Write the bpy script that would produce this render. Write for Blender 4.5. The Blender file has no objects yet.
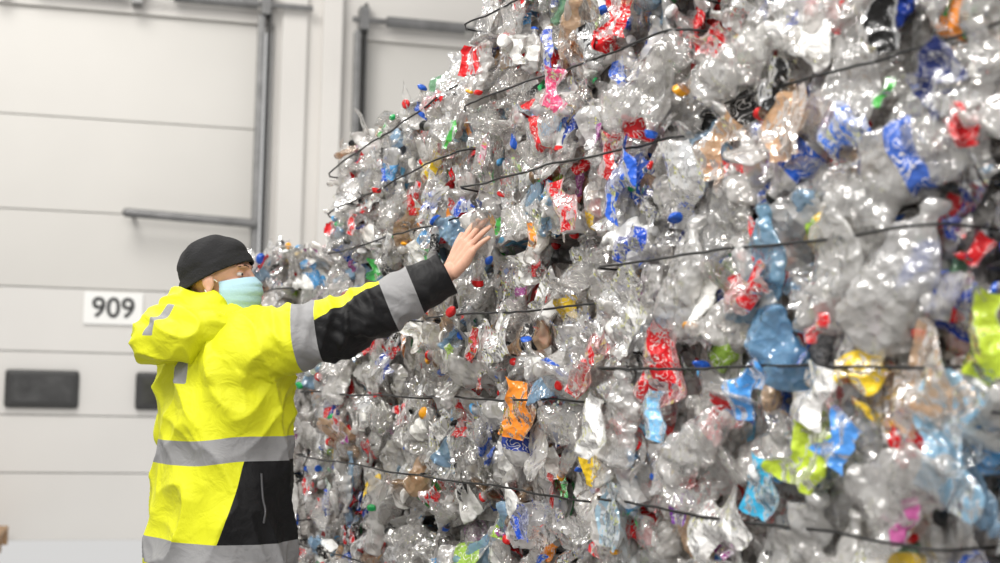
import bpy, bmesh, math, random
import numpy as np
from mathutils import Vector, Matrix, noise
rng=np.random.default_rng(7); random.seed(7)
scene=bpy.context.scene
scene.view_settings.view_transform='Standard'
COL=scene.collection

# ------------------------------------------------------------ helpers
def link(o,parent=None):
    COL.objects.link(o)
    if parent is not None: o.parent=parent
    return o
def empty(name,loc=(0,0,0)):
    o=bpy.data.objects.new(name,None); o.location=loc; o.empty_display_size=.1
    return link(o)
def mat(name,color=(.8,.8,.8),rough=.5,metal=0.,bump=0.,bscale=50,var=0.,vscale=3.,sheen=0):
    m=bpy.data.materials.new(name); m.use_nodes=True
    nt=m.node_tree; b=nt.nodes['Principled BSDF']
    b.inputs['Base Color'].default_value=(*color,1); b.inputs['Roughness'].default_value=rough
    b.inputs['Metallic'].default_value=metal
    tc=nt.nodes.new('ShaderNodeTexCoord')
    if var>0:
        n=nt.nodes.new('ShaderNodeTexNoise'); n.inputs['Scale'].default_value=vscale; n.inputs['Detail'].default_value=6
        nt.links.new(tc.outputs['Object'],n.inputs['Vector'])
        r=nt.nodes.new('ShaderNodeValToRGB')
        r.color_ramp.elements[0].position=.3; r.color_ramp.elements[1].position=.7
        r.color_ramp.elements[0].color=(*[c*(1-var) for c in color],1)
        r.color_ramp.elements[1].color=(*[min(1,c*(1+var)) for c in color],1)
        nt.links.new(n.outputs['Fac'],r.inputs['Fac']); nt.links.new(r.outputs['Color'],b.inputs['Base Color'])
    if bump>0:
        n=nt.nodes.new('ShaderNodeTexNoise'); n.inputs['Scale'].default_value=bscale; n.inputs['Detail'].default_value=3
        nt.links.new(tc.outputs['Object'],n.inputs['Vector'])
        bp=nt.nodes.new('ShaderNodeBump'); bp.inputs['Strength'].default_value=bump; bp.inputs['Distance'].default_value=.005
        nt.links.new(n.outputs['Fac'],bp.inputs['Height']); nt.links.new(bp.outputs['Normal'],b.inputs['Normal'])
    return m
def obj_from_bm(name,bm,mats,parent=None,smooth=False,mw=None):
    me=bpy.data.meshes.new(name); bm.to_mesh(me); bm.free()
    for m in (mats if isinstance(mats,list) else [mats]): me.materials.append(m)
    if smooth: me.polygons.foreach_set('use_smooth',[True]*len(me.polygons))
    o=bpy.data.objects.new(name,me); link(o,parent)
    if mw is not None: o.matrix_world=mw
    return o
def add_box(bm,x0,x1,y0,y1,z0,z1,mi=0,bev=0.):
    r=bmesh.ops.create_cube(bm,size=1)
    M=Matrix.Translation(((x0+x1)/2,(y0+y1)/2,(z0+z1)/2))@Matrix.Diagonal((abs(x1-x0),abs(y1-y0),abs(z1-z0),1))
    bmesh.ops.transform(bm,matrix=M,verts=r['verts'])
    fs=set(f for v in r['verts'] for f in v.link_faces)
    for f in fs: f.material_index=mi
    if bev>0:
        es=list(set(e for v in r['verts'] for e in v.link_edges))
        rr=bmesh.ops.bevel(bm,geom=es,offset=bev,segments=2,affect='EDGES',profile=.6)
        for f in rr['faces']: f.material_index=mi
def add_cyl(bm,p1,p2,r1,r2=None,seg=20,mi=0,caps=True):
    r2=r1 if r2 is None else r2
    p1=Vector(p1);p2=Vector(p2); d=p2-p1
    r=bmesh.ops.create_cone(bm,cap_ends=caps,segments=seg,radius1=r1,radius2=r2,depth=d.length)
    q=Vector((0,0,1)).rotation_difference(d.normalized()).to_matrix().to_4x4()
    bmesh.ops.transform(bm,matrix=Matrix.Translation((p1+p2)/2)@q,verts=r['verts'])
    for f in set(f for v in r['verts'] for f in v.link_faces): f.material_index=mi
def add_ell(bm,c,rad,rot=None,sub=3,mi=0):
    r=bmesh.ops.create_icosphere(bm,subdivisions=sub,radius=1)
    M=Matrix.Translation(c)@(rot.to_4x4() if rot is not None else Matrix.Identity(4))@Matrix.Diagonal((*rad,1))
    bmesh.ops.transform(bm,matrix=M,verts=r['verts'])
    for f in set(f for v in r['verts'] for f in v.link_faces): f.material_index=mi
def add_capsule(bm,p1,p2,r1,r2,sub=3):
    add_cyl(bm,p1,p2,r1,r2,seg=24); add_ell(bm,p1,(r1,)*3,sub=sub); add_ell(bm,p2,(r2,)*3,sub=sub)
def chain(bm,pts,rads):
    for i in range(len(pts)-1): add_capsule(bm,pts[i],pts[i+1],rads[i],rads[i+1])
def add_loft(bm,rings):
    vr=[[bm.verts.new(p) for p in ring] for ring in rings]
    n=len(vr[0])
    for a,b in zip(vr[:-1],vr[1:]):
        for i in range(n): bm.faces.new((a[i],a[(i+1)%n],b[(i+1)%n],b[i]))
    bm.faces.new(vr[0][::-1]); bm.faces.new(vr[-1])
def voxel_mesh(bm,voxel,smooth=6):
    bmesh.ops.recalc_face_normals(bm,faces=bm.faces)
    me=bpy.data.meshes.new('tmp'); bm.to_mesh(me); bm.free()
    o=bpy.data.objects.new('tmp',me); COL.objects.link(o)
    m=o.modifiers.new('r','REMESH'); m.mode='VOXEL'; m.voxel_size=voxel; m.adaptivity=0
    s=o.modifiers.new('s','SMOOTH'); s.factor=.5; s.iterations=smooth
    dg=bpy.context.evaluated_depsgraph_get()
    out=bpy.data.meshes.new_from_object(o.evaluated_get(dg))
    bpy.data.objects.remove(o); bpy.data.meshes.remove(me)
    out.polygons.foreach_set('use_smooth',[True]*len(out.polygons))
    return out
def get_vn(me):
    n=len(me.vertices); v=np.empty(n*3,np.float32); me.vertices.foreach_get('co',v)
    nn=np.empty(n*3,np.float32); me.vertices.foreach_get('normal',nn)
    return v.reshape(-1,3).astype(float),nn.reshape(-1,3).astype(float)
def set_v(me,v): me.vertices.foreach_set('co',v.astype(np.float32).ravel()); me.update()
def nz(P,sc,off=0.):
    sc=np.asarray(sc)
    return np.array([noise.noise(Vector((p[0]*sc[0]+off,p[1]*sc[1]+off*1.7,p[2]*sc[2]-off))) for p in P])
def fattr(me,name,arr):
    a=me.attributes.new(name,'FLOAT','POINT'); a.data.foreach_set('value',np.asarray(arr,np.float32))
def curve_obj(name,pts,r,m,parent=None,cyclic=False):
    cu=bpy.data.curves.new(name,'CURVE'); cu.dimensions='3D'; cu.bevel_depth=r; cu.bevel_resolution=2
    sp=cu.splines.new('POLY'); sp.points.add(len(pts)-1)
    for i,p in enumerate(pts): sp.points[i].co=(*p,1)
    sp.use_cyclic_u=cyclic; cu.materials.append(m)
    o=bpy.data.objects.new(name,cu); return link(o,parent)

# ------------------------------------------------------------ bale wall frame
P0=Vector((-.06,4.2,0)); ang=math.atan2(.88,-.475)
Dv=Vector((math.cos(ang),math.sin(ang),0)); Nv=Vector((-Dv.y,Dv.x,0))
RB=Matrix((( Dv.x,Nv.x,0),(Dv.y,Nv.y,0),(0,0,1)))

def plastic_material(clear):
    m=bpy.data.materials.new('crushed_clear_plastic' if clear else 'printed_label_plastic'); m.use_nodes=True; nt=m.node_tree; N=nt.nodes; Lk=nt.links
    N.remove(N['Principled BSDF']); out=N['Material Output']
    def math_(op,a,b=None,c=None):
        n=N.new('ShaderNodeMath'); n.operation=op
        for i,x in enumerate((a,b,c)):
            if x is None: continue
            if isinstance(x,(int,float)): n.inputs[i].default_value=x
            else: Lk.new(x,n.inputs[i])
        return n.outputs[0]
    at=N.new('ShaderNodeAttribute'); at.attribute_name='Col'
    col=at.outputs['Color']
    if not clear:
        lu=N.new('ShaderNodeAttribute'); lu.attribute_name='luv'
        n=N.new('ShaderNodeTexNoise'); n.inputs['Scale'].default_value=3.4; n.inputs['Detail'].default_value=0; n.inputs['Distortion'].default_value=2.
        Lk.new(lu.outputs['Vector'],n.inputs['Vector'])
        ln=math_('LESS_THAN',math_('ABSOLUTE',math_('SUBTRACT',n.outputs['Fac'],.58)),.024)
        op=math_('GREATER_THAN',at.outputs['Alpha'],.93)
        mx=N.new('ShaderNodeMixRGB'); Lk.new(math_('MULTIPLY',ln,op),mx.inputs['Fac']); Lk.new(col,mx.inputs['Color1']); mx.inputs['Color2'].default_value=(.75,.73,.71,1)
        col=mx.outputs[0]
    tc=N.new('ShaderNodeTexCoord')
    bn=N.new('ShaderNodeTexNoise'); bn.inputs['Scale'].default_value=26; bn.inputs['Detail'].default_value=2; bn.inputs['Distortion'].default_value=0
    Lk.new(tc.outputs['Object'],bn.inputs['Vector'])
    vo=N.new('ShaderNodeTexVoronoi'); vo.inputs['Scale'].default_value=34
    Lk.new(tc.outputs['Object'],vo.inputs['Vector'])
    h=math_('ADD',bn.outputs['Fac'],math_('MULTIPLY',vo.outputs['Distance'],.6))
    bp=N.new('ShaderNodeBump'); bp.inputs['Strength'].default_value=.9; bp.inputs['Distance'].default_value=.017
    Lk.new(h,bp.inputs['Height'])
    df=N.new('ShaderNodeBsdfDiffuse'); Lk.new(col,df.inputs['Color']); Lk.new(bp.outputs[0],df.inputs['Normal'])
    base=df.outputs[0]
    if clear:
        tl=N.new('ShaderNodeBsdfTranslucent'); Lk.new(col,tl.inputs['Color'])
        ms=N.new('ShaderNodeMixShader'); ms.inputs[0].default_value=.25; Lk.new(base,ms.inputs[1]); Lk.new(tl.outputs[0],ms.inputs[2])
        tr=N.new('ShaderNodeBsdfTransparent')
        tm=N.new('ShaderNodeMixRGB'); tm.inputs['Fac'].default_value=.6; tm.inputs['Color1'].default_value=(.97,.97,.97,1); Lk.new(at.outputs['Color'],tm.inputs['Color2']); Lk.new(tm.outputs[0],tr.inputs['Color'])
        m2=N.new('ShaderNodeMixShader'); Lk.new(at.outputs['Alpha'],m2.inputs[0]); Lk.new(tr.outputs[0],m2.inputs[1]); Lk.new(ms.outputs[0],m2.inputs[2])
        base=m2.outputs[0]
    fr=N.new('ShaderNodeFresnel'); fr.inputs['IOR'].default_value=1.55 if clear else 1.45; Lk.new(bp.outputs[0],fr.inputs['Normal'])
    gf=math_('MULTIPLY_ADD',fr.outputs[0],1.35 if clear else .8,.05 if clear else 0.)
    gl=N.new('ShaderNodeBsdfGlossy'); gl.inputs['Roughness'].default_value=.12 if clear else .2; gl.inputs['Color'].default_value=(1,1,1,1); Lk.new(bp.outputs[0],gl.inputs['Normal'])
    m3=N.new('ShaderNodeMixShader'); Lk.new(math_('MINIMUM',gf,.8),m3.inputs[0]); Lk.new(base,m3.inputs[1]); Lk.new(gl.outputs[0],m3.inputs[2])
    Lk.new(m3.outputs[0],out.inputs['Surface'])
    return m
M_PL=plastic_material(True); M_OP=plastic_material(False)
def core_material():
    m=bpy.data.materials.new('compacted_bottle_core'); m.use_nodes=True; nt=m.node_tree;N=nt.nodes;K=nt.links;b=N['Principled BSDF']
    tc=N.new('ShaderNodeTexCoord'); ds=N.new('ShaderNodeTexNoise'); ds.inputs['Scale'].default_value=9; K.new(tc.outputs['Object'],ds.inputs['Vector'])
    ad=N.new('ShaderNodeVectorMath'); ad.operation='MULTIPLY_ADD'; K.new(ds.outputs['Color'],ad.inputs[0]); ad.inputs[1].default_value=(.12,.12,.12); K.new(tc.outputs['Object'],ad.inputs[2])
    vo=N.new('ShaderNodeTexVoronoi'); vo.inputs['Scale'].default_value=17; K.new(ad.outputs[0],vo.inputs['Vector'])
    sp=N.new('ShaderNodeSeparateColor'); K.new(vo.outputs['Color'],sp.inputs[0])
    r=N.new('ShaderNodeValToRGB'); r.color_ramp.interpolation='CONSTANT'; K.new(sp.outputs[0],r.inputs['Fac'])
    cs=[(0,(.44,.42,.40)),(.18,(.24,.23,.22)),(.34,(.60,.58,.56)),(.52,(.11,.10,.095)),(.62,(.50,.47,.44)),(.76,(.5,.03,.03)),(.80,(.36,.34,.32)),(.87,(.03,.1,.4)),(.89,(.57,.55,.53)),(.94,(.5,.3,.12)),(.965,(.06,.3,.1)),(.98,(.15,.4,.6))]
    el=r.color_ramp.elements
    el[0].color=(*cs[0][1],1); el[1].position=cs[1][0]; el[1].color=(*cs[1][1],1)
    for p,c in cs[2:]: e=el.new(p); e.color=(*c,1)
    K.new(r.outputs[0],b.inputs['Base Color']); b.inputs['Roughness'].default_value=.22
    bn=N.new('ShaderNodeTexNoise'); bn.inputs['Scale'].default_value=30; bn.inputs['Detail'].default_value=3; K.new(tc.outputs['Object'],bn.inputs['Vector'])
    bp=N.new('ShaderNodeBump'); bp.inputs['Strength'].default_value=1; bp.inputs['Distance'].default_value=.03; K.new(bn.outputs['Fac'],bp.inputs['Height']); K.new(bp.outputs[0],b.inputs['Normal'])
    return m
M_CORE=core_material()
M_WIRE=mat('baling_wire',(.02,.02,.02),.45,metal=.4)

def tri(x): return np.abs(((x/ (2*np.pi))%1)*2-1)*2-1
def crumple(P,rg,n,f0,f1,amp):
    for k in range(n):
        w=rg.normal(size=3); w/=np.linalg.norm(w); dvec=rg.normal(size=3); dvec/=np.linalg.norm(dvec)
        f=rg.uniform(f0,f1); P=P+np.outer(tri(P@w*f+rg.uniform(0,6.28))*amp*(f0/f),dvec)
    return P
def make_bottle(rg,nu=18,nv=24,amp=.030):
    v=np.concatenate([np.linspace(0,.12,4)[:-1],np.linspace(.12,.86,nv-9),np.linspace(.88,1,6)]); nv=len(v)
    th=np.arange(nu)/nu*2*np.pi
    prof=np.interp(v,[0,.02,.08,.12,.6,.70,.80,.87,.92,.925,.985,1],[.03,.11,.15,.155,.155,.14,.085,.052,.046,.066,.066,.05])
    prof=prof*(1+np.where((v>.1)&(v<.65),.045,0)*np.sin(v*48+rg.uniform(0,6)))
    f=rg.uniform(.14,.58)
    flat=np.where(v<.8,f,f+(1-f)*np.clip((v-.8)/.1,0,1))
    pet=1-.25*np.exp(-(v/.05)**2)[:,None]*(np.cos(5*th)[None]>.2)
    X=(prof*(1+.42*(1-flat)))[:,None]*np.cos(th)[None]*pet; Y=(prof*flat)[:,None]*np.sin(th)[None]*pet; Z=np.repeat((v-.5)[:,None],nu,1)
    P=np.stack([X,Y,Z],-1).reshape(-1,3)
    body=np.repeat((v<.84),nu)
    Q=crumple(P,rg,7,12,36,amp); P=np.where(body[:,None],Q,P+(Q-P)*.25)
    z=P[:,2]; b1,b2=rg.uniform(-.6,.6,2); P[:,0]+=b1*z*z; P[:,1]+=b2*.7*z*z; P[:,2]*=rg.uniform(.62,.98)
    a=rg.uniform(-1.2,1.2)*z; c,s=np.cos(a),np.sin(a); P[:,0],P[:,1]=P[:,0]*c-P[:,1]*s,P[:,0]*s+P[:,1]*c
    F=[];lab=[];cap=[]
    l0,l1=rg.uniform(.22,.33),rg.uniform(.5,.64)
    for j in range(nv-1):
        for i in range(nu):
            F.append((j*nu+i,j*nu+(i+1)%nu,(j+1)*nu+(i+1)%nu,(j+1)*nu+i)); vm=(v[j]+v[j+1])/2
            lab.append(l0<vm<l1); cap.append(vm>.922)
    luv=np.stack([np.tile(th*.35,nv),np.repeat(v*2.2,nu),np.full(nu*nv,rg.uniform(0,50))],-1)
    ct=P[(nv-1)*nu:].mean(0); cb_=P[:nu].mean(0)
    P=np.concatenate([P,[ct,cb_]]); luv=np.concatenate([luv,luv[:2]])
    it=nv*nu; ib=it+1
    for i in range(0,nu,2):
        b=(nv-1)*nu; F.append((b+i,b+(i+1)%nu,b+(i+2)%nu if i+2<nu else b,it)); lab.append(False); cap.append(True)
        F.append(((i+2)%nu,i+1,i,ib)); lab.append(False); cap.append(False)
    return P,np.array(F),np.array(lab),np.array(cap),luv
def make_cap():
    nu=16; P=[];F=[]
    th=np.arange(nu)/nu*2*np.pi
    for r,z in zip([.42,.5,.5,.44],[0,.03,.42,.5]):
        for t in th: P.append((r*math.cos(t),z-.25,r*math.sin(t)))
    for j in range(3):
        for i in range(nu): F.append((j*nu+i,j*nu+(i+1)%nu,(j+1)*nu+(i+1)%nu,(j+1)*nu+i))
    P.append((0,.25,0)); c=len(P)-1
    for i in range(0,nu,2): F.append((3*nu+i,3*nu+i+1,3*nu+(i+2)%nu,c))
    P=np.array(P,float); return P,np.array(F),np.zeros(len(F),bool),np.ones(len(F),bool),P*.3
def make_sheet(rg,n=14,rough=1.):
    g=np.linspace(-.5,.5,n); X,Z=np.meshgrid(g,g)
    wv=.10*np.sin(Z*rg.uniform(3,9)+rg.uniform(0,6)); X2=X*(rg.uniform(.45,.8)*(1+.25*np.sin(Z*7+rg.uniform(0,6))))
    P=np.stack([X2+wv,.08*np.sin(X*rg.uniform(3,8)+rg.uniform(0,6)),Z+.12*X*rg.normal()],-1).reshape(-1,3)
    P=crumple(P,rg,6,9,26,.042*rough)
    F=[(j*n+i,j*n+i+1,(j+1)*n+i+1,(j+1)*n+i) for j in range(n-1) for i in range(n-1)]
    luv=np.stack([X.ravel()*1.6,Z.ravel()*2.2,np.full(n*n,rg.uniform(0,50))],-1)
    return P,np.array(F),np.zeros(len(F),bool),np.zeros(len(F),bool),luv
BT=[make_bottle(rng) for _ in range(40)]; ST=[make_sheet(rng) for _ in range(24)]; CAP=make_cap()
BIG=[make_bottle(np.random.default_rng(90+i),26,34,.040) for i in range(8)]
LABC=[(.62,.015,.02)]*7+[(.02,.09,.46),(.02,.05,.30),(.10,.32,.62),(.03,.10,.46),(.78,.77,.74),(.78,.77,.74),(.78,.77,.74),(.78,.77,.74),(.82,.27,.04),(.82,.56,.05),(.06,.34,.08),(.28,.45,.06),(.02,.02,.02),(.02,.02,.02),(.30,.06,.24)]
CAPC=[(.75,.75,.75),(.75,.75,.75),(.6,.02,.02),(.6,.02,.02),(.02,.1,.5),(.02,.1,.5),(.02,.35,.1),(.8,.35,.02),(.1,.35,.65),(.02,.02,.02)]
def rand_rot(nrm,rg,tilt=.55):
    y=np.array(nrm,float)+rg.normal(size=3)*tilt; y/=np.linalg.norm(y)
    t=rg.normal(size=3); t=t-y*(t@y); t/=np.linalg.norm(t)
    x=np.cross(y,t); return np.stack([x,y,t],1)
def rot_ang(nrm,up_ang):
    y=np.array(nrm,float); t=np.array([math.sin(up_ang),0,math.cos(up_ang)]); t=t-y*(t@y); t/=np.linalg.norm(t)
    return np.stack([np.cross(y,t),y,t],1)
class Acc:
    def __init__(s): s.V=[];s.F=[];s.C=[];s.U=[];s.S=[];s.n=0
    def add(s,T,R,pos,L,colb,alb,label=None,capc=None,smooth=True):
        P,F,lab,cap,luv=T
        s.V.append((P*L)@R.T+pos); s.F.append(F+s.n); s.n+=len(P)
        c=np.empty((len(F),4)); c[:,:3]=colb; c[:,3]=alb
        if label is not None: c[lab,:3]=label; c[lab,3]=1
        if capc is not None: c[cap,:3]=capc; c[cap,3]=.92
        s.C.append(c); s.U.append(luv); s.S.append(np.full(len(F),smooth))
def body_color(rg):
    q=rg.random()
    if q<.86: g=rg.uniform(.82,.96); return (g,g*.98,g*.95),rg.uniform(.10,.44)
    if q<.895: return (.38,.62,.85),.4
    if q<.91: return (.25,.58,.32),.4
    if q<.935: return (.6,.40,.24),.4
    if q<.985: return (.88,.875,.85),.92
    return (.85,.58,.35),.4
def hue_sheet(rg):
    if rg.random()<.58: g=rg.uniform(.85,.95); return (g,g*.985,g*.96),rg.uniform(.15,.55)
    return LABC[rg.integers(len(LABC))],rg.choice([.92,1.])

FEATURES=[]
def at_wall(x,y):
    sc=.4534*(x+250); z=1389/sc; return (z-4.2)/.88, 1.3+(379.5+.021*x-y)/sc, sc
RED=(.62,.015,.02);BLU=(.02,.08,.52);LBL=(.12,.42,.75);YEL=(.85,.58,.03);GRN=(.08,.42,.08);ORG=(.85,.27,.03);WHT=(.86,.85,.83);BLK=(.015,.015,.015);LIM=(.48,.62,.05);PUR=(.22,.05,.38);PNK=(.75,.08,.20)
for (x,y,k,c,a,lp,an,lb) in [
 (785,270,'b',(.25,.52,.74),.45,150,.3,None),(795,335,'b',(.18,.45,.75),.5,150,-.35,None),(778,292,'s',RED,1,62,1.3,None),(775,385,'s',(.08,.32,.75),.92,60,.9,None),(683,372,'s',RED,1,85,.5,None),(686,415,'s',(.2,.5,.8),1,50,.1,None),
 (988,335,'s',LIM,.92,90,.2,None),(885,370,'s',YEL,.92,58,1.3,None),(965,440,'s',(.3,.56,.78),.8,125,.1,None),(838,455,'s',LIM,.92,72,.6,None),
 (790,488,'s',(.05,.42,.68),.92,62,.3,None),(745,520,'s',WHT,1,85,1.2,None),(895,540,'s',WHT,.8,90,.4,None),(735,140,'s',(.85,.5,.25),.6,65,.8,None),
 (815,125,'s',(.85,.5,.25),.6,70,.1,None),(872,130,'s',(.04,.15,.6),1,72,1.5,None),(795,168,'s',PUR,.7,28,1.2,None),(650,245,'s',BLU,1,52,1.1,None),
 (635,180,'s',(.03,.12,.6),.92,74,.8,None),(612,155,'s',RED,1,48,.2,None),(567,88,'s',PNK,1,42,.2,None),(560,48,'s',(.1,.15,.55),1,40,0,None),
 (575,205,'s',RED,1,58,-.5,None),(420,155,'s',YEL,.92,38,1.1,None),(447,130,'s',GRN,.92,30,.3,None),(420,85,'s',RED,1,36,1.4,None),
 (520,410,'s',ORG,.92,58,.1,None),(602,455,'s',YEL,.92,62,.2,None),(604,490,'s',ORG,.92,36,.9,None),(588,378,'s',RED,1,40,.3,None),
 (615,345,'s',RED,1,42,1.2,None),(790,80,'s',BLK,.92,55,.6,None),(632,14,'s',RED,1,45,.2,None),(600,35,'s',BLK,.92,45,-.6,None),(905,93,'s',GRN,.92,32,.6,None),
 (905,15,'s',BLK,.92,75,.1,None),(735,42,'s',RED,1,48,1.5,None),(462,485,'s',BLK,.92,28,.9,None),(500,340,'s',WHT,.92,55,1.3,None),(515,228,'s',GRN,.92,18,.3,None),
 (940,385,'s',(.85,.55,.32),.5,95,1.0,None),(872,440,'s',(.08,.28,.7),.92,52,.5,None),(705,505,'s',PUR,.92,32,.2,None),(610,30,'b',WHT,.3,90,.7,RED),
 (640,100,'b',WHT,.3,115,1.2,None),(720,210,'b',WHT,.3,155,.9,None),(700,120,'b',WHT,.3,130,.6,(.02,.02,.02)),(880,220,'b',WHT,.3,200,1.1,None),(920,280,'b',WHT,.35,200,.5,None),
 (760,60,'b',WHT,.3,150,1.3,None),(945,150,'b',WHT,.3,200,1.2,(.05,.12,.45)),(700,280,'b',WHT,.35,150,.2,None),(860,90,'b',WHT,.3,170,.8,None),(555,130,'b',WHT,.3,95,1.2,RED),
 (850,330,'s',RED,.95,34,.7,None),(925,520,'s',(.45,.1,.28),.92,48,.4,None),(690,185,'s',WHT,.7,90,.2,None),(330,500,'s',BLU,.95,26,0,None),(340,420,'s',RED,.95,26,1,None),
 (375,100,'s',GRN,.95,18,1,None),(350,210,'s',RED,.95,26,.3,None),(465,205,'s',BLU,.95,30,1.2,None),(480,345,'s',RED,.95,34,.2,None),(530,520,'s',BLU,.95,36,.2,None),
 (640,510,'s',(.35,.6,.78),.6,66,.2,None),(630,430,'s',WHT,.92,62,.3,None),(650,420,'b',WHT,.3,140,.2,None),(930,480,'b',WHT,.3,190,1.2,None),(820,540,'b',WHT,.35,180,.7,None),(730,440,'b',WHT,.3,150,1.1,None),
 (845,395,'s',WHT,.92,60,.4,None),(960,75,'s',(.02,.03,.12),1,55,.8,None),(985,120,'s',RED,1,36,.3,None),(540,300,'s',WHT,1,40,.9,None),(430,300,'s',RED,1,24,.5,None),(385,240,'s',WHT,.92,30,1,None),
 (410,180,'s',RED,1,24,1.2,None),(500,150,'s',PNK,1,32,1.,None),(545,235,'s',ORG,.92,26,.2,None),(660,325,'s',WHT,.92,60,1.1,None),(360,330,'s',BLU,1,22,.4,None),(860,270,'b',WHT,.35,180,.3,None),(820,200,'b',WHT,.35,170,1.3,None)]:
    s,h,sc=at_wall(x,y); FEATURES.append((s,h,k,c,a,lp/sc,an,lb))

def make_bale(s0,s1,h0,h1,off=0.,yaw=0.,dens=250,top=False,wires=(.2,.5,.8),endpts=True,slope=0.):
    W=s1-s0; H=h1-h0; Dp=1.0
    acc=Acc(); rg=np.random.default_rng(int(abs(s0*1000+h0*77))+11)
    def surf(x,z):
        wz=min(abs(z/H+.5-w) for w in wires)*H
        r=-.05*math.exp(-(wz/.045)**2)
        ex=max(0,(abs(x)/(W/2)-.86)/.14); ez=max(0,(abs(z)/(H/2)-.84)/.16)
        r-=.10*ex**2+.07*ez**2
        r+=.05*noise.noise(Vector((x*3.1+s0*9,z*3.1,h0*5)))
        return r
    def put(pos,nrm,big=1.):
        q=rg.random()
        if q<.60:
            cb,al=body_color(rg); L=rg.uniform(.16,.30)*big
            lb=LABC[rg.integers(len(LABC))] if rg.random()<.32 else None
            cp=CAPC[rg.integers(len(CAPC))] if rg.random()<.42 else None
            acc.add(BT[rg.integers(len(BT))],rand_rot(nrm,rg,.3 if rg.random()<.8 else 1.4),pos,L,cb,al,lb,cp,smooth=rg.random()<.55)
        elif q<.975:
            cb,al=hue_sheet(rg); op=al>.89
            L=rg.uniform(.04,.10) if op else rg.uniform(.08,.2)
            p2=pos+np.array(nrm)*(.02 if op else 0)
            acc.add(ST[rg.integers(len(ST))],rand_rot(nrm,rg,.4),p2,L*big,cb,al,smooth=rg.random()<.4)
        else:
            acc.add(CAP,rand_rot(nrm,rg,.8),pos-np.array(nrm)*.01,.030,(.8,.8,.8),.92,None,CAPC[rg.integers(len(CAPC))],smooth=False)
    nf=int(W*H*dens)
    for _ in range(nf):
        x=rg.uniform(-W/2,W/2)*.985; z=rg.uniform(-H/2,H/2)*.97
        put(np.array([x,Dp/2+surf(x,z)-rg.random()**1.3*.06,z]),(0,1,0))
    if endpts:
        for sgn in (-1,1):
            for _ in range(int(H*.33*dens*.6)):
                y=Dp/2-.06-rg.random()*.33; z=rg.uniform(-H/2,H/2)*.95
                put(np.array([sgn*(W/2-.05-.04*rg.random()),y,z]),(sgn,0,0))
    if top:
        for _ in range(int(W*.7*dens*.8)):
            put(np.array([rg.uniform(-W/2,W/2)*.96,Dp/2-.07-rg.random()*.7,H/2-.04+rg.normal()*.022]),(0,0,1))
    for (s,h,k,c,a,L,an,lb) in FEATURES:
        if s0<=s<s1 and h0<=h<h1:
            x=s-(s0+s1)/2; z=h-(h0+h1)/2
            T=BIG[rg.integers(len(BIG))] if k=='b' else ST[rg.integers(len(ST))]
            nr=np.array([rg.normal()*.12,1,rg.normal()*.12]); nr/=np.linalg.norm(nr)
            acc.add(T,rot_ang(nr,-an),np.array([x,Dp/2+surf(x,z)*.6+(.045 if k=='s' else .02),z]),L,c,a,lb,None)
    V=np.concatenate(acc.V);F=np.concatenate(acc.F);C=np.concatenate(acc.C);U=np.concatenate(acc.U);SM=np.concatenate(acc.S)
    bm=bmesh.new(); r=bmesh.ops.create_cube(bm,size=1)
    bmesh.ops.subdivide_edges(bm,edges=bm.edges[:],cuts=31,use_grid_fill=True)
    bm.verts.ensure_lookup_table(); cv=np.array([v.co[:] for v in bm.verts]); cf=np.array([[v.index for v in f.verts] for f in bm.faces]); bm.free()
    cv=cv*np.array([W-.10,Dp-.07,H-.09+(.04 if h0<.1 else 0)]); cv[:,1]-=.045; cv[:,2]-=(.02 if h0<.1 else 0)
    cv=crumple(cv,rg,8,28,80,.012)
    nV0=len(V); cf=cf+nV0
    allv=np.concatenate([V,cv])
    if slope: allv[:,2]-=slope*np.clip(allv[:,0]/W+.5,0,1)*np.clip(allv[:,2]/H+.5,0,1.1)
    allv[:,2]=np.maximum(allv[:,2],-H/2-h0+.004)
    nV=len(allv); FF=np.concatenate([F,cf]); nF=len(FF)
    me=bpy.data.meshes.new('plastic_bottle_bale')
    me.vertices.add(nV); me.vertices.foreach_set('co',allv.astype(np.float32).ravel())
    me.loops.add(nF*4); me.loops.foreach_set('vertex_index',FF.ravel().astype(np.int32))
    me.polygons.add(nF); me.polygons.foreach_set('loop_start',(np.arange(nF)*4).astype(np.int32))
    mi=np.zeros(nF,np.int32); mi[:len(F)]=np.where(C[:,3]>.89,2,0); mi[len(F):]=1
    me.materials.append(M_PL); me.materials.append(M_CORE); me.materials.append(M_OP)
    me.update(calc_edges=True); me.polygons.foreach_set('material_index',mi)
    sm=np.zeros(nF,bool); sm[:len(F)]=SM; me.polygons.foreach_set('use_smooth',sm)
    ca=me.attributes.new('Col','FLOAT_COLOR','FACE'); cc=np.concatenate([C,np.ones((len(cf),4))]); ca.data.foreach_set('color',cc.astype(np.float32).ravel())
    ua=me.attributes.new('luv','FLOAT_VECTOR','POINT'); uu=np.concatenate([U,np.zeros((len(cv),3))]); ua.data.foreach_set('vector',uu.astype(np.float32).ravel())
    me.update()
    o=bpy.data.objects.new('plastic_bottle_bale',me); link(o)
    ctr=P0+Dv*((s0+s1)/2)+Nv*(off-Dp/2)+Vector((0,0,(h0+h1)/2))
    o.matrix_world=Matrix.Translation(ctr)@RB.to_4x4()@Matrix.Rotation(yaw,4,'Z')
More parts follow.
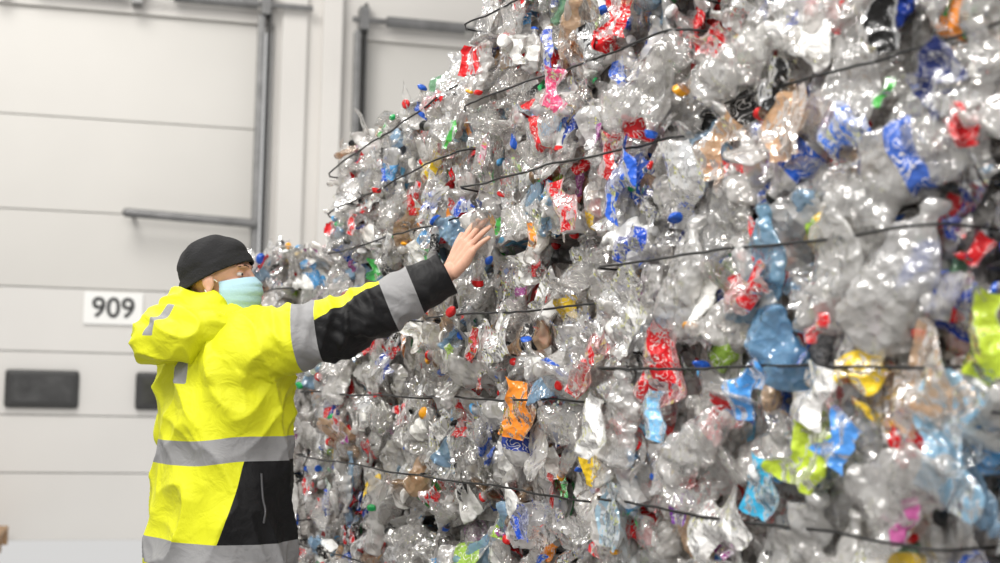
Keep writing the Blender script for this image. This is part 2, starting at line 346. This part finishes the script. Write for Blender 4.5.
    for i,w in enumerate(wires):
        z0=(w-.5)*H; pts=[]; ph=rg.uniform(0,6); sl=rg.uniform(-.015,.015)
        def zs(x): return -slope*min(1,max(0,x/W+.5))*w
        for y in np.linspace(-Dp/2,Dp/2-.12,6): pts.append((-W/2+.01,y,z0+zs(-W/2)))
        for x in np.linspace(-W/2+.03,W/2-.03,28):
            zz=z0+sl*x+zs(x)+.003*math.sin(x*9+ph)+.004*noise.noise(Vector((x*14,ph,0)))
            pts.append((x,Dp/2+.030-.06*max(0,(abs(x)/(W/2)-.85)/.15)**2+.004*math.sin(x*23+ph),zz))
        for y in np.linspace(Dp/2-.12,-Dp/2,6): pts.append((W/2-.01,y,z0+zs(W/2)))
        curve_obj('wire_%d'%(i+1),pts,.0032,M_WIRE,o)
    return o
make_bale(-3.13,-1.93,0,.85,.03,dens=180); make_bale(-1.93,-.73,0,.85,.04,wires=(.12,.42,.75)); make_bale(-.73,.47,0,.85,-.03); make_bale(.47,1.67,0,.85,-.05); make_bale(1.67,2.87,0,.95,.0,dens=160)
make_bale(-3.13,-1.93,.85,1.7,.0,dens=200); make_bale(-1.93,-.73,.85,1.7,.05,yaw=.01,wires=(.22,.6,.9)); make_bale(-.73,.47,.85,1.7,-.03,yaw=-.01); make_bale(.47,1.67,.85,1.7,-.05); make_bale(1.67,2.87,.95,1.88,.0,top=True)
make_bale(-3.5,-2.3,1.7,2.55,.0,dens=160); make_bale(-2.3,-1.1,1.7,2.55,.02,wires=(.3,.62,.9)); make_bale(-1.1,.11,1.7,2.55,.02,yaw=.01,wires=(.25,.55,.85)); make_bale(.13,1.40,1.7,2.43,-.04,top=True,slope=.2)
make_bale(-2.3,-1.1,2.55,3.4,.0,top=True,dens=160); make_bale(-1.1,.09,2.55,3.4,.03,top=True,dens=190)

# ------------------------------------------------------------ background wall
W0=Vector((-4.07,11.3,0)); wa=math.radians(14.5)
MW=Matrix.Translation(W0)@Matrix.Rotation(wa,4,'Z')
M_WALL=mat('wall_panel_paint',(.63,.61,.58),.6,var=.05,vscale=.8)
M_DOOR=mat('door_panel_paint',(.56,.545,.515),.5,var=.04,vscale=.7,bump=.15,bscale=80)
M_DOOR2=mat('door_panel_lower',(.62,.605,.58),.5,var=.04,vscale=.7,bump=.15,bscale=80)  # same finish in a slightly brighter tone, for the lower panels
M_SEAM=mat('door_seam',(.25,.24,.23),.7)
M_DARK=mat('dark_rubber',(.03,.03,.03),.5)
M_STEEL=mat('galvanised_steel',(.20,.20,.20),.4,metal=.6,var=.2,vscale=8)
M_GLASS=mat('door_window_pane',(.05,.05,.05),.12,var=.6,vscale=5)
M_FLOOR=mat('concrete_floor_finish',(.20,.195,.19),.45,var=.2,vscale=1.2,bump=.2,bscale=30)
M_SIGN=mat('sign_plate',(.8,.8,.78),.4)
M_WOOD=mat('pallet_wood',(.35,.22,.12),.7,var=.3,vscale=9)
bm=bmesh.new()
add_box(bm,-9,-1.12,0,.3,0,7); add_box(bm,2.14,2.86,0,.3,0,7); add_box(bm,6.1,14,0,.3,0,7)
add_box(bm,-1.12,2.14,0,.3,4.42,7); add_box(bm,2.86,6.1,0,.3,4.36,7)
obj_from_bm('wall_back',bm,M_WALL,mw=MW)
bm=bmesh.new(); add_box(bm,2.2,2.42,-.05,0,0,7,bev=.01); add_box(bm,2.55,2.72,-.09,0,0,7,bev=.01)
obj_from_bm('trim_1',bm,M_WALL,mw=MW)
bm=bmesh.new(); add_box(bm,-14,16,-16,6,-.2,0)
obj_from_bm('floor',bm,M_FLOOR)
def sect_door(name,x0,x1,top,sign):
    e=empty(name); e.matrix_world=MW
    js=[0,.55,1.02,1.54,2.07,2.71,3.5,top]
    bm=bmesh.new()
    for i in range(len(js)-1):
        mi=1 if js[i+1]<2.1 else 0
        add_box(bm,x0,x1,.05,.11,js[i]+.004,js[i+1]-.004,mi=mi,bev=.006)
    add_box(bm,x0,x1,.1,.13,0,top,mi=2)
    o=obj_from_bm('panels',bm,[M_DOOR,M_DOOR2,M_SEAM]); o.parent=e
    bm=bmesh.new(); xs=x0+1.186
    while xs+.6<x1:
        z0,z1=1.08,1.39
        add_box(bm,xs,xs+.58,.0,.055,z0,z1,mi=0,bev=.03); add_box(bm,xs+.05,xs+.53,-.006,.03,z0+.05,z1-.05,mi=1,bev=.003)
        xs+=1.03
    o=obj_from_bm('vision_windows',bm,[M_DARK,M_GLASS]); o.parent=e
    bm=bmesh.new()
    for xx in (x0-.02,x1+.0):
        add_box(bm,xx-.055,xx+.0,-.12,.05,0,top+.05,mi=0,bev=.008); add_box(bm,xx+.03,xx+.055,-.1,.05,0,top+.3,mi=1,bev=.005)
    add_cyl(bm,(x0-.1,-.12,top+.14),(x1+.4,-.12,top+.14),.025,mi=0)
    xx=x0+.2
    while xx<x1: add_cyl(bm,(xx,-.12,top+.14),(xx+.7,-.12,top+.14),.05,mi=0); xx+=1.1
    for xx in (x0,x0+1.05,x0+2.1,x1): add_box(bm,xx-.04,xx+.04,-.16,0,top+.05,top+.25,mi=0)
    o=obj_from_bm('tracks_and_spring_shaft',bm,[M_STEEL,M_DARK]); o.parent=e
    if sign:
        bm=bmesh.new(); add_cyl(bm,(.97,-.16,2.70),(2.02,-.16,2.66),.038,mi=0); add_ell(bm,(.97,-.16,2.70),(.038,)*3,mi=0); add_cyl(bm,(2.0,-.16,2.66),(2.0,.0,2.66),.03); add_cyl(bm,(1.02,-.16,2.7),(1.02,.06,2.7),.02)
        o=obj_from_bm('guard_bar',bm,M_STEEL,smooth=False); o.parent=e
        bm=bmesh.new(); add_box(bm,.655,1.13,.03,.048,1.78,2.045,bev=.004)
        o=obj_from_bm('number_plate',bm,M_SIGN); o.parent=e
        cu=bpy.data.curves.new('n','FONT'); cu.body='909'; cu.size=.235; cu.align_x='CENTER'; cu.align_y='CENTER'; cu.extrude=.001; cu.offset=.004
        t=bpy.data.objects.new('t',cu); COL.objects.link(t)
        me=bpy.data.meshes.new_from_object(t.evaluated_get(bpy.context.evaluated_depsgraph_get())); bpy.data.objects.remove(t)
        if len(me.materials)==0: me.materials.append(M_DARK)
        if me.materials[0] is None: me.materials[0]=M_DARK
        d=bpy.data.objects.new('digits',me); link(d,e); d.matrix_local=Matrix.Translation((.892,.026,1.912))@Matrix.Rotation(math.pi/2,4,'X')
sect_door('door_1',-1.12,2.05,4.42,True)
sect_door('door_2',2.9,6.1,4.36,False)
bm=bmesh.new()
for i in range(5): add_box(bm,i*.17,i*.17+.12,0,1.2,.12,.142)
for y in (0,.55,1.1):
    add_box(bm,0,.8,y,y+.1,.1,.12)
    for x in (0,.35,.7): add_box(bm,x,x+.1,y,y+.1,.022,.1)
    add_box(bm,0,.8,y,y+.1,0,.022)
o=obj_from_bm('wooden_pallet',bm,M_WOOD); o.matrix_world=MW@Matrix.Translation((-.64,-1.32,0))

# ------------------------------------------------------------ person
C0=Vector((-.842,4.30,0)); fv=Vector((.82,.572,0)).normalized(); rv=Vector((fv.y,-fv.x,0))
def L2W(f,r,z): return C0+fv*f+rv*r+Vector((0,0,z))
person=empty('warehouse_worker',(C0.x,C0.y,0))
def addp(name,me,m,parent=person):
    for mm in (m if isinstance(m,list) else [m]): me.materials.append(mm)
    o=bpy.data.objects.new(name,me); link(o); o.parent=parent; o.matrix_parent_inverse=Matrix.Translation(-parent.location) if parent else Matrix.Identity(4)
    return o
S=Vector((-.745,4.15,1.405)); E=Vector((-.425,4.12,1.495)); WR=Vector((-.150,4.13,1.650))
S2=L2W(0,-.20,1.41); E2=L2W(-.03,-.30,1.14); W2=L2W(.12,-.30,.93)
bm=bmesh.new(); rings=[]
for (z,af,ar,cf,cr) in [(.735,.195,.262,.0,0),(.76,.2,.268,.0,0),(.9,.19,.262,0,0),(1.05,.18,.252,0,0),(1.15,.178,.25,0,0),(1.27,.178,.255,0,0),(1.36,.168,.25,-.005,0),(1.42,.145,.22,-.01,0),(1.465,.115,.165,-.01,0),(1.50,.09,.11,.0,0),(1.545,.082,.086,.01,0)]:
    ring=[]
    for i in range(48):
        t=i/48*2*math.pi; c,s=math.cos(t),math.sin(t); e=.82
        ring.append(L2W(cf+af*abs(c)**e*math.copysign(1,c),cr+ar*abs(s)**e*math.copysign(1,s),z))
    rings.append(ring)
add_loft(bm,rings)
mid=S.lerp(E,.5)
chain(bm,[L2W(-.01,.10,1.40),S,mid,E,E.lerp(WR,.5),E.lerp(WR,.97)],[.10,.110,.101,.083,.076,.065])
chain(bm,[L2W(0,-.10,1.39),S2,S2.lerp(E2,.5),E2,E2.lerp(W2,.9)],[.10,.09,.085,.075,.06])
add_ell(bm,L2W(-.02,.12,1.33),(.14,.14,.12))
me=voxel_mesh(bm,.0065,6)
V,Nn=get_vn(me)
def seg_param(V,pts):
    best=np.full(len(V),9.);T=np.zeros(len(V));acc=0
    for k_,(a,b) in enumerate(zip(pts[:-1],pts[1:])):
        a=np.array(a);b=np.array(b);d=b-a;L=np.linalg.norm(d);u=np.clip(((V-a)@d)/L**2,0,1.5 if k_==len(pts)-2 else 1)
        dist=np.linalg.norm(V-(a+u[:,None]*d),axis=1); m=dist<best; best[m]=dist[m]; T[m]=acc+u[m]*L; acc+=L
    return T,best
t1,d1=seg_param(V,[S,E,WR+(WR-E)*.2]); t2,d2=seg_param(V,[S2,E2,W2])
LE=(E-S).length
loc=V-np.array(C0); lf=loc@np.array(fv); lr=loc@np.array(rv); lz=V[:,2]
arm=(t1>.06)&(d1<.15)&~((lr<.27)&(lz<1.36)&(V[:,0]<-.62))
arm2=(t2>.10)&(d2<.12)&(lr<-.2)
ax=np.array((WR-S).normalized()); up=np.array([0,0,1.]); side=np.cross(ax,up); side/=np.linalg.norm(side); up2=np.cross(side,ax)
ap=np.stack([t1,(V-np.array(S))@side,(V-np.array(S))@up2],-1)
def ridge(x): return 1-2*np.abs(x)**.8
na=ridge(nz(ap,(17,7,9),3.1)); nb=nz(ap+np.stack([ap[:,2]*.8,ap[:,1]*0,ap[:,0]*0],-1),(26,8,8),9.)
wel=np.exp(-((t1-LE)/.12)**2)+.9*np.exp(-((t1-.03)/.10)**2)+.35
da=(na-.3)*.014*wel+nb*.012*wel
tp=np.stack([lf,lr,lz],-1)
sh=np.stack([lf+lz*.35,lr-lz*.25,lz],-1)
nt1=ridge(nz(sh,(8,8,1.7),1.3)); nt2=nz(tp,(9,9,6),5.5); nt3=ridge(nz(np.stack([lf-lz*.6,lr+lz*.5,lz],-1),(7,7,2.4),7.7))
up_w=np.clip((lz-1.05)/.25,0,1)
dt=(nt1-.4)*(.022)+nt2*.007+(nt3-.4)*(.008+.012*up_w)
pin=np.exp(-((lz-1.11)/.06)**2)*-.006
k=np.where(arm,1.,0.); kk=np.clip((t1-.02)/.1,0,1)*k
disp=da*kk+(dt+pin)*(1-kk)
disp[arm2]=nt2[arm2]*.01
V2=V+Nn*disp[:,None]
tc_=LE+(WR-E).length*.97; fd=np.array((WR-E).normalized()); over=np.maximum(0,t1-tc_)*arm
V2-=fd[None]*over[:,None]
set_v(me,V2)
JV,JN=get_vn(me)
sil=np.full(len(V),-1.)
sil=np.where(arm,np.maximum(.036-np.abs(t1-.195-ap[:,2]*.12),.045-np.abs(t1-(LE+.155)-ap[:,2]*.10)),sil)
th=np.degrees(np.abs(np.arctan2(lr/1.4,lf)))
ts=np.maximum(.036-np.abs(lz-1.115+.02*np.exp(-((lf+.18)/.08)**2)),.037-np.abs(lz-.802))
ts=np.maximum(ts,np.minimum(.024-np.abs(lr-.075),np.minimum(-.03-lf,np.minimum(lz-1.30,1.5-lz))))
torso=~arm&~arm2
sil=np.where(torso,ts,sil); sil=np.where(arm2,np.maximum(.035-np.abs(t2-.2),.035-np.abs(t2-.42)),sil)
thb=102+(1.08-lz)/.25*22
bt=np.minimum((thb-th)*.004,1.082-lz)
ba=np.maximum(np.minimum(t1-.215-ap[:,2]*.12,-.004-ap[:,2]+ (t1-.2)*.16),t1-(LE+.19))
blk=np.where(torso,bt,np.where(arm,ba,t2-.46))
fattr(me,'silver',sil); fattr(me,'blackp',blk)
def jacket_mat():
    m=bpy.data.materials.new('hi_vis_fabric'); m.use_nodes=True; nt=m.node_tree;N=nt.nodes;K=nt.links;b=N['Principled BSDF']
    def att(n): a=N.new('ShaderNodeAttribute'); a.attribute_name=n; return a
    def gt(o,th=0.):
        g=N.new('ShaderNodeMath'); g.operation='GREATER_THAN'; g.inputs[1].default_value=th; K.new(o,g.inputs[0]); return g.outputs[0]
    a=att('silver');c=att('blackp')
    tc=N.new('ShaderNodeTexCoord'); n=N.new('ShaderNodeTexNoise'); n.inputs['Scale'].default_value=6; K.new(tc.outputs['Object'],n.inputs['Vector'])
    r=N.new('ShaderNodeValToRGB'); r.color_ramp.elements[0].color=(.65,.67,.010,1); r.color_ramp.elements[1].color=(.73,.74,.025,1); K.new(n.outputs['Fac'],r.inputs['Fac'])
    m1=N.new('ShaderNodeMixRGB'); K.new(gt(c.outputs['Fac']),m1.inputs['Fac']); K.new(r.outputs[0],m1.inputs['Color1']); m1.inputs['Color2'].default_value=(.006,.006,.007,1)
    m2=N.new('ShaderNodeMixRGB'); sg=gt(a.outputs['Fac']); K.new(sg,m2.inputs['Fac']); K.new(m1.outputs[0],m2.inputs['Color1']); m2.inputs['Color2'].default_value=(.27,.27,.275,1)
    K.new(m2.outputs[0],b.inputs['Base Color']); b.inputs['Roughness'].default_value=.6; b.inputs['Specular IOR Level'].default_value=.3
    n2=N.new('ShaderNodeTexNoise'); n2.inputs['Scale'].default_value=14; n2.inputs['Detail'].default_value=5; n2.inputs['Distortion'].default_value=.8; K.new(tc.outputs['Object'],n2.inputs['Vector'])
    bp=N.new('ShaderNodeBump'); bp.inputs['Strength'].default_value=.45; bp.inputs['Distance'].default_value=.02; K.new(n2.outputs['Fac'],bp.inputs['Height']); K.new(bp.outputs[0],b.inputs['Normal'])
    return m
M_J=jacket_mat()
addp('jacket',me,M_J)
# zips laid on the jacket surface (side pocket on the dark panel, front opening)
M_ZIP=mat('zip_tape',(.10,.10,.105),.35,metal=.4)
def on_jacket(theta,z,off):
    p=np.array(L2W(.19*math.cos(math.radians(theta)),.26*math.sin(math.radians(theta)),z)); i=np.argmin(((JV-p)**2).sum(1)); return Vector(JV[i]+JN[i]*off)
for nm,tz in (('pocket_zip',[(84,1.045-i*.012) for i in range(13)]),('front_zip',[(0,1.40-i*.03) for i in range(22)])):
    pts=[on_jacket(a,z,.002) for a,z in tz]
    pts=[pts[0]]+[(pts[i-1]+pts[i]*2+pts[i+1])/4 for i in range(1,len(pts)-1)]+[pts[-1]]
    oo=curve_obj(nm,pts,.0035,M_ZIP); oo.parent=person; oo.matrix_parent_inverse=Matrix.Translation(-person.location)
bm=bmesh.new()
hp=[(.085,.04,1.49,.024),(.05,.085,1.495,.030),(-.02,.115,1.485,.045),(-.10,.12,1.465,.072),(-.175,.075,1.445,.085),(-.205,0,1.43,.09),(-.175,-.075,1.445,.085),(-.10,-.12,1.465,.072),(-.02,-.115,1.485,.045),(.05,-.085,1.495,.030),(.085,-.04,1.49,.024)]
chain(bm,[L2W(*p[:3]) for p in hp],[p[3] for p in hp])
chain(bm,[L2W(-.10,.07,1.52),L2W(-.15,0,1.525),L2W(-.10,-.07,1.52)],[.055,.062,.055])
hm=voxel_mesh(bm,.006,8); V,Nn=get_vn(hm); loc=V-np.array(C0); lf=loc@np.array(fv); lr=loc@np.array(rv); lz=V[:,2]
q=np.stack([lf,lr,lz],-1)
dd=(ridge(nz(np.stack([lf+lz*.8,lr,lz],-1),(9,6,11),2.2))-.4)*.022+nz(q,(18,18,18),4)*.007
set_v(hm,V+Nn*dd[:,None])
fattr(hm,'silver',np.minimum(.018-np.abs(lr-.06),np.minimum(-.20-lf,lz-1.44))); fattr(hm,'blackp',np.full(len(V),-1.))
addp('hood',hm,M_J)
M_TR=mat('work_trousers',(.02,.022,.03),.8,bump=.4,bscale=20)
bm=bmesh.new()
for sg in (1,-1):
    chain(bm,[L2W(0,sg*.10,.86),L2W(.03,sg*.115,.50),L2W(-.01,sg*.125,.13)],[.115,.082,.066])
chain(bm,[L2W(0,.08,.9),L2W(0,-.08,.9)],[.13,.13])
lm=voxel_mesh(bm,.009,6); V,Nn=get_vn(lm); set_v(lm,V+Nn*(nz(V,(11,11,16),2)*.012)[:,None]); addp('trousers',lm,M_TR)
M_BOOT=mat('boot_leather',(.03,.022,.018),.5,bump=.3)
bm=bmesh.new()
for sg in (1,-1):
    R=Matrix((fv,rv,Vector((0,0,1)))).transposed()
    chain(bm,[L2W(-.02,sg*.125,.17),L2W(-.02,sg*.125,.07)],[.06,.055]); add_ell(bm,L2W(.06,sg*.13,.055),(.14,.052,.05),R); add_ell(bm,L2W(.12,sg*.13,.045),(.075,.052,.042),R); add_ell(bm,L2W(-.04,sg*.125,.05),(.06,.045,.05),R)
    add_loft(bm,[[L2W(.045+.165*math.cos(a),sg*.13+.055*math.sin(a),z) for a in np.linspace(0,2*math.pi,32,endpoint=False)] for z in (.002,.028)])
addp('boots',voxel_mesh(bm,.006,3),M_BOOT)
# head
HC=Vector((-.864,4.26,1.620)); ha=math.radians(-10)
HM=Matrix.Translation(HC)@Matrix.Rotation(ha,4,'Z')@Matrix.Rotation(math.radians(-4),4,'Y')
M_SKIN=mat('skin',(.62,.35,.245),.5,var=.10,vscale=25,bump=.1,bscale=200)
M_SKIN.node_tree.nodes['Principled BSDF'].inputs['Subsurface Weight'].default_value=.12
M_SKIN.node_tree.nodes['Principled BSDF'].inputs['Subsurface Radius'].default_value=(.01,.004,.002)
bm=bmesh.new()
add_ell(bm,(-.005,0,.03),(.102,.079,.095)); add_ell(bm,(.035,0,-.03),(.066,.062,.09)); add_ell(bm,(.045,0,-.082),(.048,.046,.034))
add_ell(bm,(.02,0,-.06),(.06,.058,.05)); add_ell(bm,(.082,0,.035),(.022,.052,.012))
for sg in (1,-1):
    add_ell(bm,(.068,sg*.04,-.022),(.028,.022,.018)); add_ell(bm,(-.005,sg*.080,-.008),(.020,.009,.033),Matrix.Rotation(-.2,3,'Y')); add_ell(bm,(-.002,sg*.083,-.036),(.010,.007,.012))
chain(bm,[(.096,0,.02),(.112,0,-.012),(.120,0,-.032)],[.010,.0115,.013]); add_ell(bm,(.11,.012,-.035),(.012,.009,.009)); add_ell(bm,(.11,-.012,-.035),(.012,.009,.009))
add_ell(bm,(.095,0,-.062),(.012,.026,.006)); add_ell(bm,(.094,0,-.071),(.012,.023,.007)); add_ell(bm,(.088,0,-.098),(.016,.022,.015))
chain(bm,[(-.015,0,-.06),(-.035,0,-.19)],[.06,.064])
hd=voxel_mesh(bm,.0035,4)
V,Nn=get_vn(hd)
for sg in (1,-1):
    d=np.sqrt(((V-np.array([.096,sg*.033,.012]))**2/np.array([.02,.018,.012])**2).sum(1)); V[:,0]-=.007*np.exp(-d**2)
set_v(hd,V); hd.transform(HM); addp('head',hd,M_SKIN)
M_EYE=mat('eye_white',(.62,.58,.55),.15); M_IRIS=mat('iris',(.03,.02,.015),.1); M_BROW=mat('eyebrow_hair',(.07,.04,.025),.8)
bm=bmesh.new()
for sg in (1,-1):
    add_ell(bm,(.078,sg*.032,.011),(.0122,)*3,mi=0); add_ell(bm,(.0862,sg*.0345,.010),(.0048,.0058,.0058),mi=1)
me=bpy.data.meshes.new('eyes'); bmesh.ops.transform(bm,matrix=HM,verts=bm.verts); bm.to_mesh(me); bm.free(); addp('eyes',me,[M_EYE,M_IRIS])
bm=bmesh.new()
for sg in (1,-1):
    r=bmesh.ops.create_uvsphere(bm,u_segments=24,v_segments=16,radius=.0137)
    dele=[v for v in r['verts'] if -.0035<v.co.z<.0030 or v.co.x<-.004]
    bmesh.ops.translate(bm,verts=r['verts'],vec=(.078,sg*.032,.011)); bmesh.ops.delete(bm,geom=dele,context='VERTS')
bmesh.ops.transform(bm,matrix=HM,verts=bm.verts)
me=bpy.data.meshes.new('eyelids'); bm.to_mesh(me); bm.free(); me.polygons.foreach_set('use_smooth',[True]*len(me.polygons)); addp('eyelids',me,M_SKIN)
bm=bmesh.new()
for sg in (1,-1):
    chain(bm,[(.1005,sg*.014,.034),(.097,sg*.032,.038),(.084,sg*.052,.032)],[.0022,.0028,.0015])
me=bpy.data.meshes.new('eyebrows'); bmesh.ops.transform(bm,matrix=HM,verts=bm.verts); bm.to_mesh(me); bm.free(); addp('eyebrows',me,M_BROW)
M_MASK=mat('surgical_mask_fabric',(.38,.58,.67),.75,bump=.2,bscale=120); M_STRAP=mat('mask_strap',(.8,.82,.82),.7)
bm=bmesh.new(); nu,nvv=30,22; grid=[]
for j in range(nvv):
    v=j/(nvv-1); z=.002-v*.118; row=[]
    rx=np.interp(v,[0,.18,.35,.7,.9,1],[.118,.134,.137,.126,.114,.096]); ry=np.interp(v,[0,.3,.6,1],[.064,.071,.068,.054])
    pl=.005*(((v*4.2)%1)-.5)
    for i in range(nu):
        a=math.radians(-82+164*i/(nu-1)); x=-.0+(rx+pl)*math.cos(a)**.8; y=(ry+.003)*math.sin(a)
        zz=z+ (-.016*(1-math.cos(a)))*(1-v)+ .014*(1-math.cos(a))*v
        row.append(bm.verts.new((max(x,.012),y,zz)))
    grid.append(row)
for j in range(nvv-1):
    for i in range(nu-1): bm.faces.new((grid[j][i],grid[j][i+1],grid[j+1][i+1],grid[j+1][i]))
bmesh.ops.transform(bm,matrix=HM,verts=bm.verts)
me=bpy.data.meshes.new('face_mask'); bm.to_mesh(me); bm.free(); me.polygons.foreach_set('use_smooth',[True]*len(me.polygons))
o=addp('face_mask',me,M_MASK); md=o.modifiers.new('s','SOLIDIFY'); md.thickness=.0018
for sg in (1,-1):
    for k,(za,zb) in enumerate([(-.012,.018),(-.098,-.035)]):
        pts=[HM@Vector(p) for p in [(.022,sg*.073,za),(.005,sg*.082,(za+zb)/2),(-.012,sg*.089,zb)]]
        oo=curve_obj('mask_strap_%d'%(k+1 if sg>0 else k+3),pts,.0017,M_STRAP); oo.parent=person; oo.matrix_parent_inverse=Matrix.Translation(-person.location)
# beanie
M_BEAN=mat('beanie_knit',(.010,.010,.011),.9,bump=.6,bscale=150)
bm=bmesh.new(); add_ell(bm,(-.010,0,.036),(.118,.091,.104),sub=5)
for v in bm.verts:
    if v.co.z<.036:
        r=Vector((v.co.x+.006,v.co.y)); f=(1/max(.2,math.sqrt(max(0.02,1-((v.co.z-.036)/.104)**2))))*.985
        f=min(f,1.35); v.co.x=-.006+r.x*f; v.co.y=r.y*f
pl=Vector((-.42,0,1)).normalized()
geom=bm.verts[:]+bm.edges[:]+bm.faces[:]
bmesh.ops.bisect_plane(bm,geom=geom,plane_co=Vector((.1,0,.048)),plane_no=pl,clear_inner=True)
for v in bm.verts:
    n=noise.noise(v.co*22+Vector((3,1,2))); d=(v.co-Vector((.1,0,.048))).dot(pl)
    v.co+= v.co.normalized()*(n*.006+.003*math.exp(-(d/.012)**2)-.003*math.exp(-((d-.04)/.006)**2))
bmesh.ops.transform(bm,matrix=HM,verts=bm.verts)
me=bpy.data.meshes.new('beanie'); bm.to_mesh(me); bm.free(); me.polygons.foreach_set('use_smooth',[True]*len(me.polygons))
o=addp('beanie',me,M_BEAN); md=o.modifiers.new('s','SOLIDIFY'); md.thickness=.006; md.offset=-1
# hands
def hand(name,W,u,p,right=True,curl=.12,fore=None,spread=1.,sc=1.):
    u=Vector(u).normalized(); p=Vector(p); p=(p-u*p.dot(u)).normalized(); th=u.cross(p)*(1 if right else -1)
    def Q(a,b,c): return W+(u*a+th*b+p*c)*sc
    bm=bmesh.new()
    if fore is not None: chain(bm,[fore,W],[.034,.027])
    kn=[(.088,.030),(.092,.010),(.088,-.010),(.080,-.029)]; ln=[.076,.086,.079,.062]; sp=[.16,.03,-.12,-.28]; rr=[.0095,.0095,.009,.008]
    for (a,b),L,s_,r in zip(kn,ln,sp,rr):
        chain(bm,[Q(0,b*.55,0),Q(a*.55,b*.92,.002),Q(a,b,0)],[.017,.0165,.0125])
        x,y,z=a,b,0; bend=curl
        pts=[Q(x,y,z)]
        for k,fr in enumerate((.45,.31,.24)):
            s2=s_*spread; x+=math.cos(bend)*math.cos(s2)*L*fr; y+=math.sin(s2)*L*fr; z+=math.sin(bend)*L*fr; pts.append(Q(x,y,z)); bend+=curl*1.3
        chain(bm,pts,[r*1.1,r,r*.93,r*.78])
    chain(bm,[Q(.012,.020,.008),Q(.045,.046,.014),Q(.075,.062,.018),Q(.100,.070,.020)],[.017,.0145,.0115,.009])
    hm=voxel_mesh(bm,.0022,3); addp(name,hm,M_SKIN)
hand('right_hand',WR+Vector((.004,0,.002)),(.50,-.12,.80),(.66,.70,-.25),True,.10,E.lerp(WR,.75),.8,1.05)
hand('left_hand',W2,(fv*.25+Vector((0,0,-1))),(rv),False,.3,E2.lerp(W2,.75))

# ------------------------------------------------------------ light
w=bpy.data.worlds.new('hall_ambient'); scene.world=w; w.use_nodes=True
w.node_tree.nodes['Background'].inputs[0].default_value=(1,.99,.975,1); w.node_tree.nodes['Background'].inputs[1].default_value=.68
def area(name,loc,sx,sy,e,col=(1,.97,.93),target=None):
    l=bpy.data.lights.new(name,'AREA'); l.shape='RECTANGLE'; l.size=sx; l.size_y=sy; l.energy=e; l.color=col
    o=bpy.data.objects.new(name,l); link(o); o.location=loc
    if target: o.rotation_euler=(Vector(target)-Vector(loc)).to_track_quat('-Z','Y').to_euler()
area('ceiling_lamp',(-2.8,1.2,6),.8,3,340,target=(-.5,3.5,1.3))
area('ceiling_lamp',(-3.5,7.5,6.5),2,3,260,target=(-3,9.5,0))
area('ceiling_lamp',(.2,-1.0,5.0),.6,2.5,180,target=(.5,3,1.5))

# ------------------------------------------------------------ camera
cam=bpy.data.cameras.new('camera'); co=bpy.data.objects.new('camera',cam); link(co)
cam.lens=50; cam.sensor_width=36
co.matrix_world=Matrix.Translation((0,0,1.3))@Matrix.Rotation(math.radians(94.49),4,'X')@Matrix.Rotation(math.radians(1.2),4,'Z')
cam.dof.use_dof=True; cam.dof.focus_distance=4.15; cam.dof.aperture_fstop=2.3
scene.camera=co
